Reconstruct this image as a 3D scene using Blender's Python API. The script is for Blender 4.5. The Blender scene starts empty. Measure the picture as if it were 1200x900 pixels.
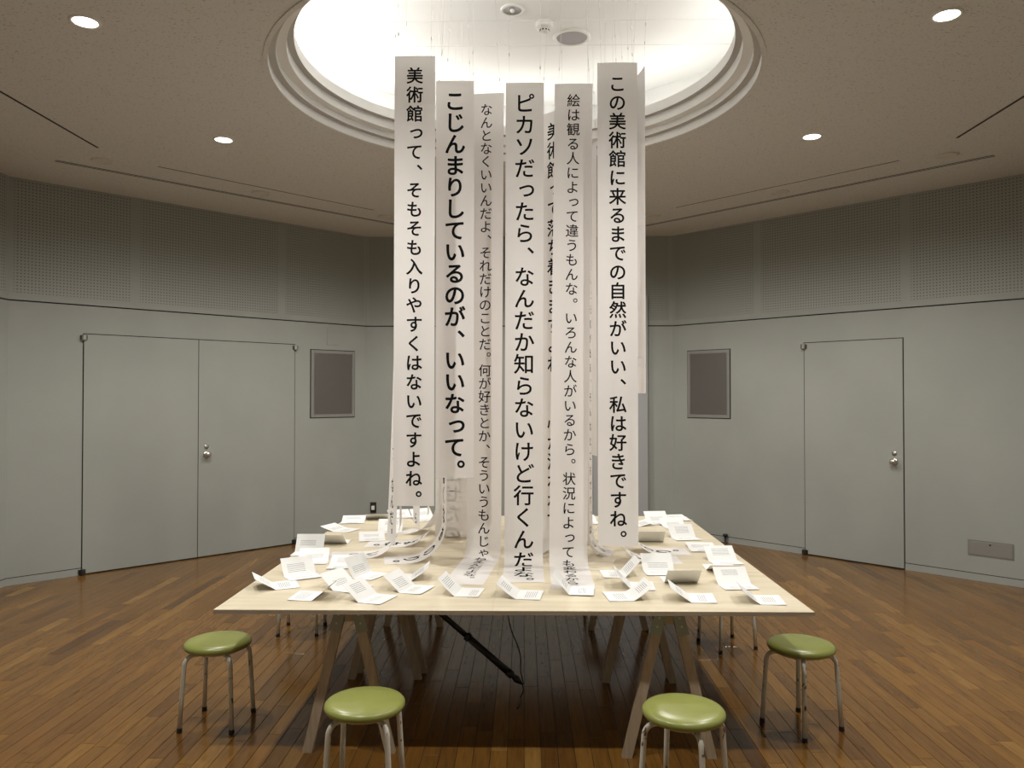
import bpy, bmesh, math, random
from mathutils import Vector, Matrix
random.seed(7)
SC = bpy.context.scene
COL = SC.collection
PI = math.pi
R = math.radians

# ------------------------------------------------------------------ camera
CAM_H = 1.65
YAW, PITCH = R(0.9), R(0.89)
FPX = 900.0
cam_d = bpy.data.cameras.new('camera')
cam_d.sensor_width = 36.0
cam_d.lens = FPX / 1200.0 * 36.0
cam_d.clip_start = 0.05
cam = bpy.data.objects.new('camera', cam_d)
COL.objects.link(cam)
cam.location = (0, 0, CAM_H)
cam.rotation_euler = (R(90) + PITCH, 0, YAW)
SC.camera = cam
# ------------------------------------------------------------------ world, exposure
w = bpy.data.worlds.new('world'); SC.world = w; w.use_nodes = True
w.node_tree.nodes['Background'].inputs[0].default_value = (0.9, 0.92, 1.0, 1)
w.node_tree.nodes['Background'].inputs[1].default_value = 0.02
SC.view_settings.view_transform = 'Standard'
SC.view_settings.look = 'None'
SC.view_settings.gamma = 1.0
SC.view_settings.use_curve_mapping = False
SC.view_settings.exposure = 0.13
# ------------------------------------------------------------------ light levels
SPOT_W = 110.0
SPOT_COL = (1.0, 0.968, 0.915)
SPOT_ANGLE, SPOT_BLEND = 168, 0.7
COVE_W = 6.2
COVE_COL = (1.0, 0.99, 0.965)

CX, CY, AP = -0.06, 4.78, 4.45          # octagonal room: centre and apothem
SIDE = 2 * AP * math.tan(PI / 8)
CEIL = 3.57
TZ = 0.694                               # table height
UP = 4.20                                # raised ceiling inside the oculus


# ------------------------------------------------------------------ helpers
def ray(px, py):
    v = Vector(((px - 600) / FPX, -(py - 450) / FPX, -1.0))
    return cam.rotation_euler.to_matrix() @ v


def on_z(px, py, z):
    v = ray(px, py); t = (z - CAM_H) / v.z
    return Vector((v.x * t, v.y * t, z))


def mesh_obj(name, bm, mat=None, parent=None, smooth=False, mw=None):
    me = bpy.data.meshes.new(name)
    bm.normal_update()
    bm.to_mesh(me); bm.free()
    if mat:
        for m in (mat if isinstance(mat, (list, tuple)) else [mat]):
            me.materials.append(m)
    if smooth:
        for p in me.polygons: p.use_smooth = True
    o = bpy.data.objects.new(name, me)
    COL.objects.link(o)
    if parent is not None: o.parent = parent
    if mw is not None: o.matrix_basis = mw
    return o


def tag(o, label=None, cat=None, group=None, kind=None):
    if label: o['label'] = label
    if cat: o['category'] = cat
    if group: o['group'] = group
    if kind: o['kind'] = kind
    return o


def empty(name, loc, label, cat, group=None, rz=0):
    o = bpy.data.objects.new(name, None); COL.objects.link(o)
    o.empty_display_size = 0.1
    o.location = loc; o.rotation_euler = (0, 0, rz)
    return tag(o, label, cat, group)


def copy_tree(o, parent=None):
    c = o.copy(); COL.objects.link(c)
    if parent is not None: c.parent = parent
    for ch in list(o.children): copy_tree(ch, c)
    return c


def box(bm, x0, x1, y0, y1, z0, z1, bev=0.0, mi=0):
    g = bmesh.ops.create_cube(bm, size=1.0)
    vs = g['verts']
    for v in vs:
        v.co = Vector(((x0 + x1) / 2 + v.co.x * (x1 - x0), (y0 + y1) / 2 + v.co.y * (y1 - y0), (z0 + z1) / 2 + v.co.z * (z1 - z0)))
    fs = {f for v in vs for f in v.link_faces}
    for f in fs: f.material_index = mi
    if bev > 0:
        es = list({e for v in vs for e in v.link_edges})
        bmesh.ops.bevel(bm, geom=es, offset=bev, segments=1, affect='EDGES', profile=0.5)
    return vs


def beam(bm, p, q, wx, wy, side=Vector((0, 1, 0))):
    """rectangular bar from p to q; wy measured along 'side'"""
    p = Vector(p); q = Vector(q); d = (q - p).normalized()
    s = (side - d * side.dot(d)).normalized(); t = d.cross(s)
    vs = []
    for c in (p, q):
        for a, b in ((-1, -1), (1, -1), (1, 1), (-1, 1)):
            vs.append(bm.verts.new(c + t * (a * wx / 2) + s * (b * wy / 2)))
    for f in ((3, 2, 1, 0), (4, 5, 6, 7), (0, 1, 5, 4), (1, 2, 6, 5), (2, 3, 7, 6), (3, 0, 4, 7)):
        bm.faces.new([vs[i] for i in f])


def tube(bm, pts, rad, seg=10, caps=True):
    pts = [Vector(p) for p in pts]
    rads = rad if isinstance(rad, (list, tuple)) else [rad] * len(pts)
    rings = []; up = None
    for i, p in enumerate(pts):
        d = (pts[min(i + 1, len(pts) - 1)] - pts[max(i - 1, 0)]).normalized()
        if up is None:
            up = Vector((0, 0, 1)) if abs(d.z) < 0.9 else Vector((1, 0, 0))
        a = (up - d * up.dot(d)).normalized(); b = d.cross(a); up = a
        rings.append([bm.verts.new(p + (a * math.cos(2 * PI * k / seg) + b * math.sin(2 * PI * k / seg)) * rads[i]) for k in range(seg)])
    for i in range(len(rings) - 1):
        for k in range(seg):
            bm.faces.new((rings[i][k], rings[i][(k + 1) % seg], rings[i + 1][(k + 1) % seg], rings[i + 1][k]))
    if caps:
        bm.faces.new(rings[0][::-1]); bm.faces.new(rings[-1])


def lathe(bm, prof, seg=48, cx=0, cy=0, closed=False):
    rings = []
    for r, z in prof:
        if r < 1e-6:
            rings.append([bm.verts.new((cx, cy, z))])
        else:
            rings.append([bm.verts.new((cx + r * math.cos(2 * PI * k / seg), cy + r * math.sin(2 * PI * k / seg), z)) for k in range(seg)])
    n = len(rings)
    for i in range(n if closed else n - 1):
        a, b = rings[i], rings[(i + 1) % n]
        for k in range(seg):
            k2 = (k + 1) % seg
            if len(a) == 1 and len(b) == 1: continue
            if len(a) == 1: bm.faces.new((a[0], b[k2], b[k]))
            elif len(b) == 1: bm.faces.new((a[k], a[k2], b[0]))
            else: bm.faces.new((a[k], a[k2], b[k2], b[k]))


# ------------------------------------------------------------------ materials
def new_mat(name, col=(0.5, 0.5, 0.5), rough=0.6, metal=0.0, spec=0.5):
    m = bpy.data.materials.new(name); m.use_nodes = True
    nt = m.node_tree; b = nt.nodes['Principled BSDF']
    b.inputs['Base Color'].default_value = (*col, 1)
    b.inputs['Roughness'].default_value = rough
    b.inputs['Metallic'].default_value = metal
    b.inputs['Specular IOR Level'].default_value = spec
    return m, nt, b


def nd(nt, t, **kw):
    n = nt.nodes.new(t)
    for k, v in kw.items(): setattr(n, k, v)
    return n


def ramp(nt, fac, stops):
    r = nd(nt, 'ShaderNodeValToRGB'); e = r.color_ramp.elements
    e[0].position, e[0].color = stops[0][0], (*stops[0][1], 1)
    e[1].position, e[1].color = stops[-1][0], (*stops[-1][1], 1)
    for p, c in stops[1:-1]:
        x = e.new(p); x.color = (*c, 1)
    nt.links.new(fac, r.inputs[0]); return r.outputs[0]


def noise(nt, scale, detail=3, vec=None, sx=1, sy=1, sz=1, rough=0.5):
    n = nd(nt, 'ShaderNodeTexNoise'); n.inputs['Scale'].default_value = scale
    n.inputs['Detail'].default_value = detail; n.inputs['Roughness'].default_value = rough
    if vec is None:
        vec = nd(nt, 'ShaderNodeNewGeometry').outputs['Position']
    mp = nd(nt, 'ShaderNodeMapping'); mp.inputs['Scale'].default_value = (sx, sy, sz)
    nt.links.new(vec, mp.inputs['Vector']); nt.links.new(mp.outputs[0], n.inputs['Vector'])
    return n.outputs['Fac']


def bump(nt, b, h, strength=0.2, dist=0.005):
    bp = nd(nt, 'ShaderNodeBump'); bp.inputs['Strength'].default_value = strength
    bp.inputs['Distance'].default_value = dist
    nt.links.new(h, bp.inputs['Height']); nt.links.new(bp.outputs[0], b.inputs['Normal'])


# painted wall
WALLC = (0.325, 0.335, 0.306)
M_wall, nt, b = new_mat('wall_paint', WALLC, 0.62, spec=0.35)
nt.links.new(ramp(nt, noise(nt, 1.3, 5), [(0.35, tuple(c * 0.95 for c in WALLC)), (0.7, tuple(c * 1.04 for c in WALLC))]), b.inputs['Base Color'])
bump(nt, b, noise(nt, 320, 2), 0.12, 0.001)
# perforated wall: round holes on a square raster, from the panel's own UV in metres
M_perf, nt, b = new_mat('perforated_panel', WALLC, 0.7, spec=0.25)
uv = nd(nt, 'ShaderNodeUVMap')
vm = nd(nt, 'ShaderNodeVectorMath', operation='SCALE'); vm.inputs['Scale'].default_value = 1 / 0.028
fr = nd(nt, 'ShaderNodeVectorMath', operation='FRACTION')
sb = nd(nt, 'ShaderNodeVectorMath', operation='SUBTRACT'); sb.inputs[1].default_value = (0.5, 0.5, 0)
ln = nd(nt, 'ShaderNodeVectorMath', operation='LENGTH')
lt = nd(nt, 'ShaderNodeMath', operation='LESS_THAN'); lt.inputs[1].default_value = 0.20
nt.links.new(uv.outputs[0], vm.inputs[0]); nt.links.new(vm.outputs[0], fr.inputs[0]); nt.links.new(fr.outputs[0], sb.inputs[0])
nt.links.new(sb.outputs[0], ln.inputs[0]); nt.links.new(ln.outputs['Value'], lt.inputs[0])
nt.links.new(ramp(nt, lt.outputs[0], [(0.0, WALLC), (1.0, (0.125, 0.122, 0.11))]), b.inputs['Base Color'])
# ceiling: rock-wool board with worm pits
CEC = (0.71, 0.69, 0.655)
M_ceil, nt, b = new_mat('ceiling_board', CEC, 0.9, spec=0.1)
pit = noise(nt, 62, 2, sx=1, sy=1.9)
nt.links.new(ramp(nt, pit, [(0.0, tuple(c * 0.55 for c in CEC)), (0.33, tuple(c * 0.62 for c in CEC)), (0.375, CEC), (1.0, CEC)]), b.inputs['Base Color'])
bump(nt, b, pit, 0.35, 0.003)
M_white, nt, b = new_mat('white_plaster', (0.86, 0.855, 0.83), 0.85, spec=0.2)
M_trimw, nt, b = new_mat('white_enamel', (0.78, 0.77, 0.72), 0.4)
M_soffit_shade, nt, b = new_mat('ring_soffit_shade', (0.50, 0.475, 0.44), 0.85, spec=0.15)  # ring undersides: their shade is put into the colour, darker than the risers
M_plate, nt, b = new_mat('ceiling_plate_paint', (0.66, 0.62, 0.55), 0.5)
M_dark, nt, b = new_mat('dark_gap', (0.02, 0.019, 0.018), 0.8, spec=0.1)
M_slot, nt, b = new_mat('slot_dark', (0.05, 0.042, 0.036), 0.8, spec=0.1)
M_black, nt, b = new_mat('black_rubber', (0.018, 0.017, 0.017), 0.45)
M_steel, nt, b = new_mat('brushed_steel', (0.62, 0.61, 0.58), 0.28, 1.0)
M_frame, nt, b = new_mat('grey_metal_frame', (0.30, 0.295, 0.275), 0.4, 0.4)
M_panel, nt, b = new_mat('satin_dark_steel', (0.25, 0.235, 0.225), 0.36, 0.85)
bump(nt, b, noise(nt, 60, 2, sx=0.3, sy=0.3, sz=9), 0.06, 0.001)
M_grey, nt, b = new_mat('grey_plastic', (0.20, 0.195, 0.18), 0.5)
M_partition, nt, b = new_mat('pale_grey_laminate', (0.36, 0.37, 0.37), 0.5)
M_mesh, nt, b = new_mat('speaker_mesh', (0.36, 0.335, 0.335), 0.7)
# paper of the hanging strips: lets some light through
M_paper = bpy.data.materials.new('banner_paper'); M_paper.use_nodes = True
nt = M_paper.node_tree; nt.nodes.remove(nt.nodes['Principled BSDF'])
df = nd(nt, 'ShaderNodeBsdfDiffuse'); df.inputs[0].default_value = (0.82, 0.805, 0.785, 1)
tr = nd(nt, 'ShaderNodeBsdfTranslucent'); tr.inputs[0].default_value = (0.86, 0.78, 0.74, 1)
mx = nd(nt, 'ShaderNodeMixShader'); mx.inputs[0].default_value = 0.27
nt.links.new(df.outputs[0], mx.inputs[1]); nt.links.new(tr.outputs[0], mx.inputs[2])
nt.links.new(mx.outputs[0], nt.nodes['Material Output'].inputs[0])
M_ink, nt, b = new_mat('black_ink', (0.008, 0.008, 0.009), 0.9, spec=0.1)
# card stock
M_card, nt, b = new_mat('card_stock', (0.80, 0.80, 0.785), 0.6, spec=0.3)
# small print on cards: broken columns of grey
M_print, nt, b = new_mat('card_print', (0.80, 0.80, 0.785), 0.6, spec=0.3)
uv = nd(nt, 'ShaderNodeUVMap')
sp = nd(nt, 'ShaderNodeSeparateXYZ'); nt.links.new(uv.outputs[0], sp.inputs[0])
m1 = nd(nt, 'ShaderNodeMath', operation='MULTIPLY'); m1.inputs[1].default_value = 1 / 0.0095
m2 = nd(nt, 'ShaderNodeMath', operation='FRACT'); m3 = nd(nt, 'ShaderNodeMath', operation='LESS_THAN'); m3.inputs[1].default_value = 0.26
nt.links.new(sp.outputs[0], m1.inputs[0]); nt.links.new(m1.outputs[0], m2.inputs[0]); nt.links.new(m2.outputs[0], m3.inputs[0])
nz = noise(nt, 520, 2, vec=uv.outputs[0], sx=0.35, sy=1)
m4 = nd(nt, 'ShaderNodeMath', operation='GREATER_THAN'); m4.inputs[1].default_value = 0.37; nt.links.new(nz, m4.inputs[0])
m5 = nd(nt, 'ShaderNodeMath', operation='MULTIPLY'); nt.links.new(m3.outputs[0], m5.inputs[0]); nt.links.new(m4.outputs[0], m5.inputs[1])
nt.links.new(ramp(nt, m5.outputs[0], [(0, (0.80, 0.80, 0.785)), (1, (0.22, 0.22, 0.23))]), b.inputs['Base Color'])
# light birch top
M_birch, nt, b = new_mat('birch_plywood', (0.8, 0.66, 0.45), 0.42, spec=0.4)
g = noise(nt, 3.2, 6, sx=0.45, sy=6.5, rough=0.6)
nt.links.new(ramp(nt, g, [(0.3, (0.57, 0.49, 0.345)), (0.52, (0.645, 0.57, 0.42)), (0.75, (0.70, 0.63, 0.485))]), b.inputs['Base Color'])
M_edge, nt, b = new_mat('plywood_edge', (0.3, 0.24, 0.17), 0.6)
g = noise(nt, 14, 4, sx=0.4, sy=0.4, sz=60)
nt.links.new(ramp(nt, g, [(0.35, (0.27, 0.215, 0.155)), (0.65, (0.47, 0.39, 0.29))]), b.inputs['Base Color'])
# trestle timber
M_pine, nt, b = new_mat('pine_timber', (0.55, 0.42, 0.27), 0.55)
g = noise(nt, 6, 5, sx=9, sy=9, sz=0.7)
nt.links.new(ramp(nt, g, [(0.3, (0.42, 0.335, 0.23)), (0.7, (0.56, 0.46, 0.33))]), b.inputs['Base Color'])
bump(nt, b, g, 0.1, 0.001)
M_bracket, nt, b = new_mat('zinc_bracket', (0.33, 0.35, 0.34), 0.42, 0.7)
# green vinyl seat
M_vinyl, nt, b = new_mat('green_vinyl', (0.27, 0.30, 0.10), 0.3, spec=0.5)
g = noise(nt, 7, 5)
nt.links.new(ramp(nt, g, [(0.3, (0.235, 0.258, 0.062)), (0.7, (0.295, 0.315, 0.085))]), b.inputs['Base Color'])
bump(nt, b, noise(nt, 260, 2), 0.12, 0.0008)
# worn white enamel tube: chips cluster near the top bend
M_tube, nt, b = new_mat('chipped_white_enamel', (0.6, 0.585, 0.5), 0.38)
tc = nd(nt, 'ShaderNodeTexCoord'); sp = nd(nt, 'ShaderNodeSeparateXYZ'); nt.links.new(tc.outputs['Object'], sp.inputs[0])
g = noise(nt, 48, 4, sz=0.45)
ad = nd(nt, 'ShaderNodeMath', operation='MULTIPLY_ADD'); ad.inputs[1].default_value = 0.24; ad.inputs[2].default_value = -0.06
nt.links.new(sp.outputs[2], ad.inputs[0])
a2 = nd(nt, 'ShaderNodeMath', operation='ADD'); nt.links.new(ad.outputs[0], a2.inputs[0]); nt.links.new(g, a2.inputs[1])
nt.links.new(ramp(nt, a2.outputs[0], [(0.0, (0.66, 0.645, 0.56)), (0.635, (0.64, 0.62, 0.535)), (0.66, (0.13, 0.085, 0.05)), (1, (0.09, 0.06, 0.04))]), b.inputs['Base Color'])
# floor boards: tone from a per-board attribute, grain along Y
M_floor, nt, b = new_mat('floor_board', (0.2, 0.1, 0.045), 0.3, spec=0.4)
at = nd(nt, 'ShaderNodeAttribute', attribute_name='tone')
tone = ramp(nt, at.outputs['Fac'], [(0.0, (0.100, 0.042, 0.010)), (0.35, (0.165, 0.076, 0.016)), (0.7, (0.210, 0.100, 0.020)), (1.0, (0.285, 0.152, 0.038))])
of = nd(nt, 'ShaderNodeVectorMath', operation='ADD')
geo = nd(nt, 'ShaderNodeNewGeometry')
cb = nd(nt, 'ShaderNodeCombineXYZ')
ml = nd(nt, 'ShaderNodeMath', operation='MULTIPLY'); ml.inputs[1].default_value = 37.0
nt.links.new(at.outputs['Fac'], ml.inputs[0]); nt.links.new(ml.outputs[0], cb.inputs[1]); nt.links.new(ml.outputs[0], cb.inputs[2])
nt.links.new(geo.outputs['Position'], of.inputs[0]); nt.links.new(cb.outputs[0], of.inputs[1])
g = noise(nt, 5, 6, vec=of.outputs[0], sx=11, sy=0.9, rough=0.65)
gm = ramp(nt, g, [(0.25, (0.62, 0.62, 0.60)), (0.5, (1, 1, 1)), (0.78, (1.25, 1.25, 1.22))])
mu = nd(nt, 'ShaderNodeMix', data_type='RGBA', blend_type='MULTIPLY'); mu.inputs[0].default_value = 1
nt.links.new(tone, mu.inputs[6]); nt.links.new(gm, mu.inputs[7]); nt.links.new(mu.outputs[2], b.inputs['Base Color'])
rr = nd(nt, 'ShaderNodeMath', operation='MULTIPLY_ADD'); rr.inputs[1].default_value = 0.10; rr.inputs[2].default_value = 0.13
nt.links.new(noise(nt, 2.2, 4), rr.inputs[0]); nt.links.new(rr.outputs[0], b.inputs['Roughness'])
bump(nt, b, g, 0.05, 0.001)


def emit(name, col, s):
    m = bpy.data.materials.new(name); m.use_nodes = True; nt = m.node_tree
    nt.nodes.remove(nt.nodes['Principled BSDF'])
    e = nd(nt, 'ShaderNodeEmission'); e.inputs[0].default_value = (*col, 1); e.inputs[1].default_value = s
    nt.links.new(e.outputs[0], nt.nodes['Material Output'].inputs[0]); return m


M_lamp = emit('lamp_lens_glow', (1, 0.95, 0.86), 14)
M_tubeglow = emit('cove_tube_glow', (1, 0.97, 0.92), 8)

# ------------------------------------------------------------------ floor
bm = bmesh.new()
box(bm, -5.2, 5.2, -2.0, 9.8, -0.10, -0.012)
floor = tag(mesh_obj('floor', bm, M_dark), kind='structure')


def inside(x):
    """y-range of the room at a given x (runs a little under the walls)"""
    dx = abs(x - CX); h = SIDE / 2
    if dx > AP: return None
    ext = AP if dx <= h else AP - (dx - h)
    return ((-1.58 if dx <= h else CY - ext), CY + ext)


BW = 0.078
boards = []
k0 = int(-4.6 / BW)
for k in range(k0, -k0 + 1):
    xa = k * BW; xb = xa + BW
    rg = inside((xa + xb) / 2)
    if not rg: continue
    y = rg[0] - random.random() * 0.6
    while y < rg[1]:
        L = random.choice((0.30, 0.45, 0.6, 0.75, 0.9, 1.1))
        ya, yb = max(y, rg[0]), min(y + L, rg[1])
        if yb - ya > 0.03:
            boards.append((xa, xb, ya, yb, min(1, max(0, random.gauss(0.5, 0.17)))))
        y += L


def board_geo(bm, lay, xa, xb, ya, yb, t, ox=0, oy=0):
    g = 0.0009; c = 0.0012; z = 0.0
    xs = (xa + g - ox, xb - g - ox); ys = (ya + g - oy, yb - g - oy)
    lo = [bm.verts.new((x, y_, -0.012)) for x, y_ in ((xs[0], ys[0]), (xs[1], ys[0]), (xs[1], ys[1]), (xs[0], ys[1]))]
    mid = [bm.verts.new((v.co.x, v.co.y, z - c)) for v in lo]
    hi = [bm.verts.new((x, y_, z)) for x, y_ in ((xs[0] + c, ys[0] + c), (xs[1] - c, ys[0] + c), (xs[1] - c, ys[1] - c), (xs[0] + c, ys[1] - c))]
    fs = [bm.faces.new(hi)]
    for a, b_ in ((lo, mid), (mid, hi)):
        for i in range(4):
            fs.append(bm.faces.new((a[i], a[(i + 1) % 4], b_[(i + 1) % 4], b_[i])))
    for f in fs:
        for l in f.loops: l[lay] = (t, t, t, 1)


def vis_size(bd):
    xa, xb, ya, yb, t = bd
    x, y_ = (xa + xb) / 2, (ya + yb) / 2
    if y_ < 3.2: return 0
    px = 614 + x / y_ * 900; py = 464 + CAM_H * 900 / y_
    if px < -20 or px > 1220 or py > 915: return 0
    return (xb - xa) * (yb - ya) / y_ ** 3


order = sorted(boards, key=vis_size, reverse=True)
for bd in order[:290]:
    bm = bmesh.new(); lay = bm.loops.layers.float_color.new('tone')
    ox, oy = (bd[0] + bd[1]) / 2, (bd[2] + bd[3]) / 2
    board_geo(bm, lay, *bd, ox, oy)
    mesh_obj('floor_board', bm, M_floor, floor, mw=Matrix.Translation((ox, oy, 0)))
bm = bmesh.new(); lay = bm.loops.layers.float_color.new('tone')
for bd in order[290:]: board_geo(bm, lay, *bd)
tag(mesh_obj('floor_boards', bm, M_floor, floor), kind='stuff')

# ------------------------------------------------------------------ walls
HS = SIDE / 2
CORN = {'back': ((-HS, AP), (HS, AP)), 'back_right': ((HS, AP), (AP, HS)), 'right': ((AP, HS), (AP, -HS)),
        'front_right': ((AP, -HS), (HS, -AP)), 'front_left': ((-HS, -AP), (-AP, -HS)), 'left': ((-AP, -HS), (-AP, HS)),
        'back_left': ((-AP, HS), (-HS, AP))}
WALL = {}


def wall_mw(p, q):
    p = Vector((p[0] + CX, p[1] + CY, 0)); q = Vector((q[0] + CX, q[1] + CY, 0))
    u = (q - p).normalized(); y = Vector((-u.y, u.x, 0))
    return Matrix(((u.x, y.x, 0, p.x), (u.y, y.y, 0, p.y), (0, 0, 1, 0), (0, 0, 0, 1)))


def on_wall(side, px, py):
    """pixel -> (u, z) on a wall's face"""
    m = WALL[side][1].inverted(); v = m.to_3x3() @ ray(px, py); o = m @ Vector((0, 0, CAM_H))
    t = (-0.012 - o.y) / v.y
    return o.x + v.x * t, o.z + v.z * t


SEAM = 2.49
for side, (p, q) in CORN.items():
    mw = wall_mw(p, q); L = SIDE
    bm = bmesh.new(); box(bm, -0.05, L + 0.05, 0.0, 0.12, -0.02, CEIL + 0.02)
    wl = tag(mesh_obj('wall_' + side, bm, M_dark, mw=mw), kind='structure')
    WALL[side] = (wl, mw)
    bm = bmesh.new(); box(bm, 0, L, -0.012, 0.0, 0.0, SEAM - 0.006)
    mesh_obj('lower_panel', bm, M_wall, wl)
    n = 2 if side == 'back' else 3
    cuts = {'back_left': [0, 0.285 * L, 0.70 * L, L], 'back_right': [0, 0.30 * L, 0.715 * L, L]}.get(side, [L * i / n for i in range(n + 1)])
    for i in range(len(cuts) - 1):
        a, c = cuts[i], cuts[i + 1]
        bm = bmesh.new(); box(bm, a, c, -0.011, 0.0, SEAM + 0.006, CEIL + 0.01)
        up = mesh_obj('upper_panel', bm, M_wall, wl)
        bm = bmesh.new(); uvl = bm.loops.layers.uv.new('UVMap')
        m_ = 0.042
        vs = [bm.verts.new((x, -0.0118, z)) for x, z in ((a + m_, SEAM + 0.07), (c - m_, SEAM + 0.07), (c - m_, CEIL - 0.02), (a + m_, CEIL - 0.02))]
        f = bm.faces.new(vs)
        for l in f.loops: l[uvl].uv = (l.vert.co.x - a, l.vert.co.z)
        mesh_obj('perforated_field', bm, M_perf, up)
# small vestibule behind the photographer
for side, p, q in (('entry_left', (-HS, -6.36), (-HS, -AP)), ('entry_right', (HS, -AP), (HS, -6.36)), ('entry_end', (HS, -6.36), (-HS, -6.36))):
    bm = bmesh.new(); L = (Vector(q) - Vector(p)).length
    box(bm, 0, L, -0.012, 0.12, 0, CEIL + 0.02)
    tag(mesh_obj('wall_' + side, bm, M_wall, mw=wall_mw(p, q)), kind='structure')

# skirting: thin shadow line over a flush kick strip
def skirt(side, u0, u1):
    wl, mw = WALL[side]
    bm = bmesh.new(); box(bm, u0, u1, -0.0135, -0.0115, 0.062, 0.068)
    o = tag(mesh_obj('baseboard_' + side, bm, M_dark, mw=mw), kind='structure')
    bm = bmesh.new(); box(bm, u0, u1, -0.0165, -0.0115, 0.0, 0.062)
    mesh_obj('kick_strip', bm, M_wall, o)


uL0, _ = on_wall('back_left', 97, 500); uL1, _ = on_wall('back_left', 232, 500); uL2, _ = on_wall('back_left', 345, 500)
uR0, _ = on_wall('back_right', 943, 500); uR1, _ = on_wall('back_right', 1059, 500)
skirt('back_left', 0, uL0 - 0.006); skirt('back_left', uL2 + 0.006, SIDE)
skirt('back_right', 0, uR0 - 0.006); skirt('back_right', uR1 + 0.006, SIDE)
for s in ('back', 'left', 'right', 'front_left', 'front_right'): skirt(s, 0, SIDE)


def knob(parent, u, z, y):
    bm = bmesh.new()
    lathe(bm, [(0, 0), (0.034, 0), (0.036, 0.004), (0.03, 0.009), (0.014, 0.012), (0.013, 0.03), (0.026, 0.036), (0.031, 0.048), (0.028, 0.06), (0.016, 0.066), (0, 0.067)], 28)
    rot = Matrix.Translation((u, y, z)) @ Matrix.Rotation(R(90), 4, 'X')
    tag(mesh_obj('door_knob', bm, M_steel, parent, True, rot), 'round satin steel knob')
    bm = bmesh.new()
    lathe(bm, [(0, 0), (0.022, 0), (0.024, 0.004), (0.020, 0.008), (0.012, 0.009), (0.011, 0.014), (0, 0.014)], 24)
    mesh_obj('lock_cylinder', bm, M_steel, parent, True, Matrix.Translation((u, y, z + 0.078)) @ Matrix.Rotation(R(90), 4, 'X'))


def pivot(parent, u, z, h, y):
    bm = bmesh.new(); lathe(bm, [(0, -h / 2), (0.018, -h / 2), (0.021, -h / 2 + 0.004), (0.021, h / 2 - 0.004), (0.018, h / 2), (0, h / 2)], 16, u, y - 0.016)
    p = mesh_obj('pivot_hinge', bm, M_steel if z > 0.3 else M_black, parent, False, Matrix.Translation((0, 0, z)))
    bm = bmesh.new(); box(bm, u - 0.030, u + 0.030, y - 0.010, y + 0.004, -h * 0.42, h * 0.42)
    mesh_obj('hinge_bracket', bm, M_black, p)
    return p


def door(name, side, us, top, knob_u, pivots, label):
    wl, mw = WALL[side]; z1 = top
    bm = bmesh.new(); box(bm, us[0] - 0.005, us[-1] + 0.005, -0.0135, -0.0115, 0.0, z1 + 0.005)
    d = tag(mesh_obj(name, bm, M_dark, mw=mw), label, kind='structure')
    for i in range(len(us) - 1):
        bm = bmesh.new(); box(bm, us[i] + 0.0035, us[i + 1] - 0.0035, -0.020, -0.0125, 0.012, z1 - 0.003)
        mesh_obj('door_leaf', bm, M_wall, d)
    knob(d, knob_u[0], knob_u[1], -0.020)
    for u, z in pivots: pivot(d, u, z, 0.05, -0.020)
    return d


kx, kz = on_wall('back_left', 241.5, 532.5)
door('door_1', 'back_left', (uL0, uL1, uL2), on_wall('back_left', 232, 398)[1], (kx, kz),
     [(uL0, 2.19), (uL2, 2.19), (uL0, 0.03), (uL2, 0.03)], 'flush grey double door on the left diagonal wall')
kx, kz = on_wall('back_right', 1048.5, 541)
door('door_2', 'back_right', (uR0, uR1), on_wall('back_right', 1000, 399)[1], (kx, kz),
     [(uR0, 2.165), (uR0, 0.03)], 'flush grey single door on the right diagonal wall')


def wall_box(side, name, px0, py0, px1, py1, label, cat, builder, group=None):
    u0, z1 = on_wall(side, px0, py0); u1, z0 = on_wall(side, px1, py1)
    wl, mw = WALL[side]
    o = bpy.data.objects.new(name, None); COL.objects.link(o)
    o.matrix_basis = mw @ Matrix.Translation(((u0 + u1) / 2, -0.012, z0)); o.empty_display_size = 0.1
    tag(o, label, cat, group)
    builder(o, (u1 - u0), (z1 - z0))
    return o


def cabinet(o, w_, h_):
    bm = bmesh.new(); box(bm, -w_ / 2, w_ / 2, -0.004, 0.002, 0, h_)
    mesh_obj('shadow_gap', bm, M_dark, o)
    bm = bmesh.new(); f = 0.035; e = 0.008
    x, z = w_ / 2 - e, h_ - e
    for a in ((-x, x, e, e + f), (-x, x, z - f, z), (-x, -x + f, e + f, z - f), (x - f, x, e + f, z - f)):
        box(bm, a[0], a[1], -0.012, 0.0, a[2], a[3])
    mesh_obj('frame', bm, M_frame, o)
    bm = bmesh.new(); box(bm, -x + f, x - f, -0.008, 0, e + f, z - f)
    mesh_obj('steel_panel', bm, M_panel, o)


wall_box('back_left', 'wall_cabinet', 363.5, 409, 415.5, 489, 'framed dark steel panel set in the left diagonal wall', 'wall panel', cabinet, 'recessed steel panels')
wall_box('back_right', 'wall_cabinet', 805.5, 411, 856.5, 491, 'framed dark steel panel set in the right diagonal wall', 'wall panel', cabinet, 'recessed steel panels')


def blank(o, w_, h_):
    bm = bmesh.new(); box(bm, -w_ / 2, w_ / 2, -0.006, 0.001, 0, h_, 0.002); mesh_obj('plate', bm, M_wall, o)


wall_box('back_left', 'cover_plate', 383.5, 384.5, 396.5, 405, 'small blank cover plate in wall colour above the steel panel', 'plate', blank)


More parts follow.
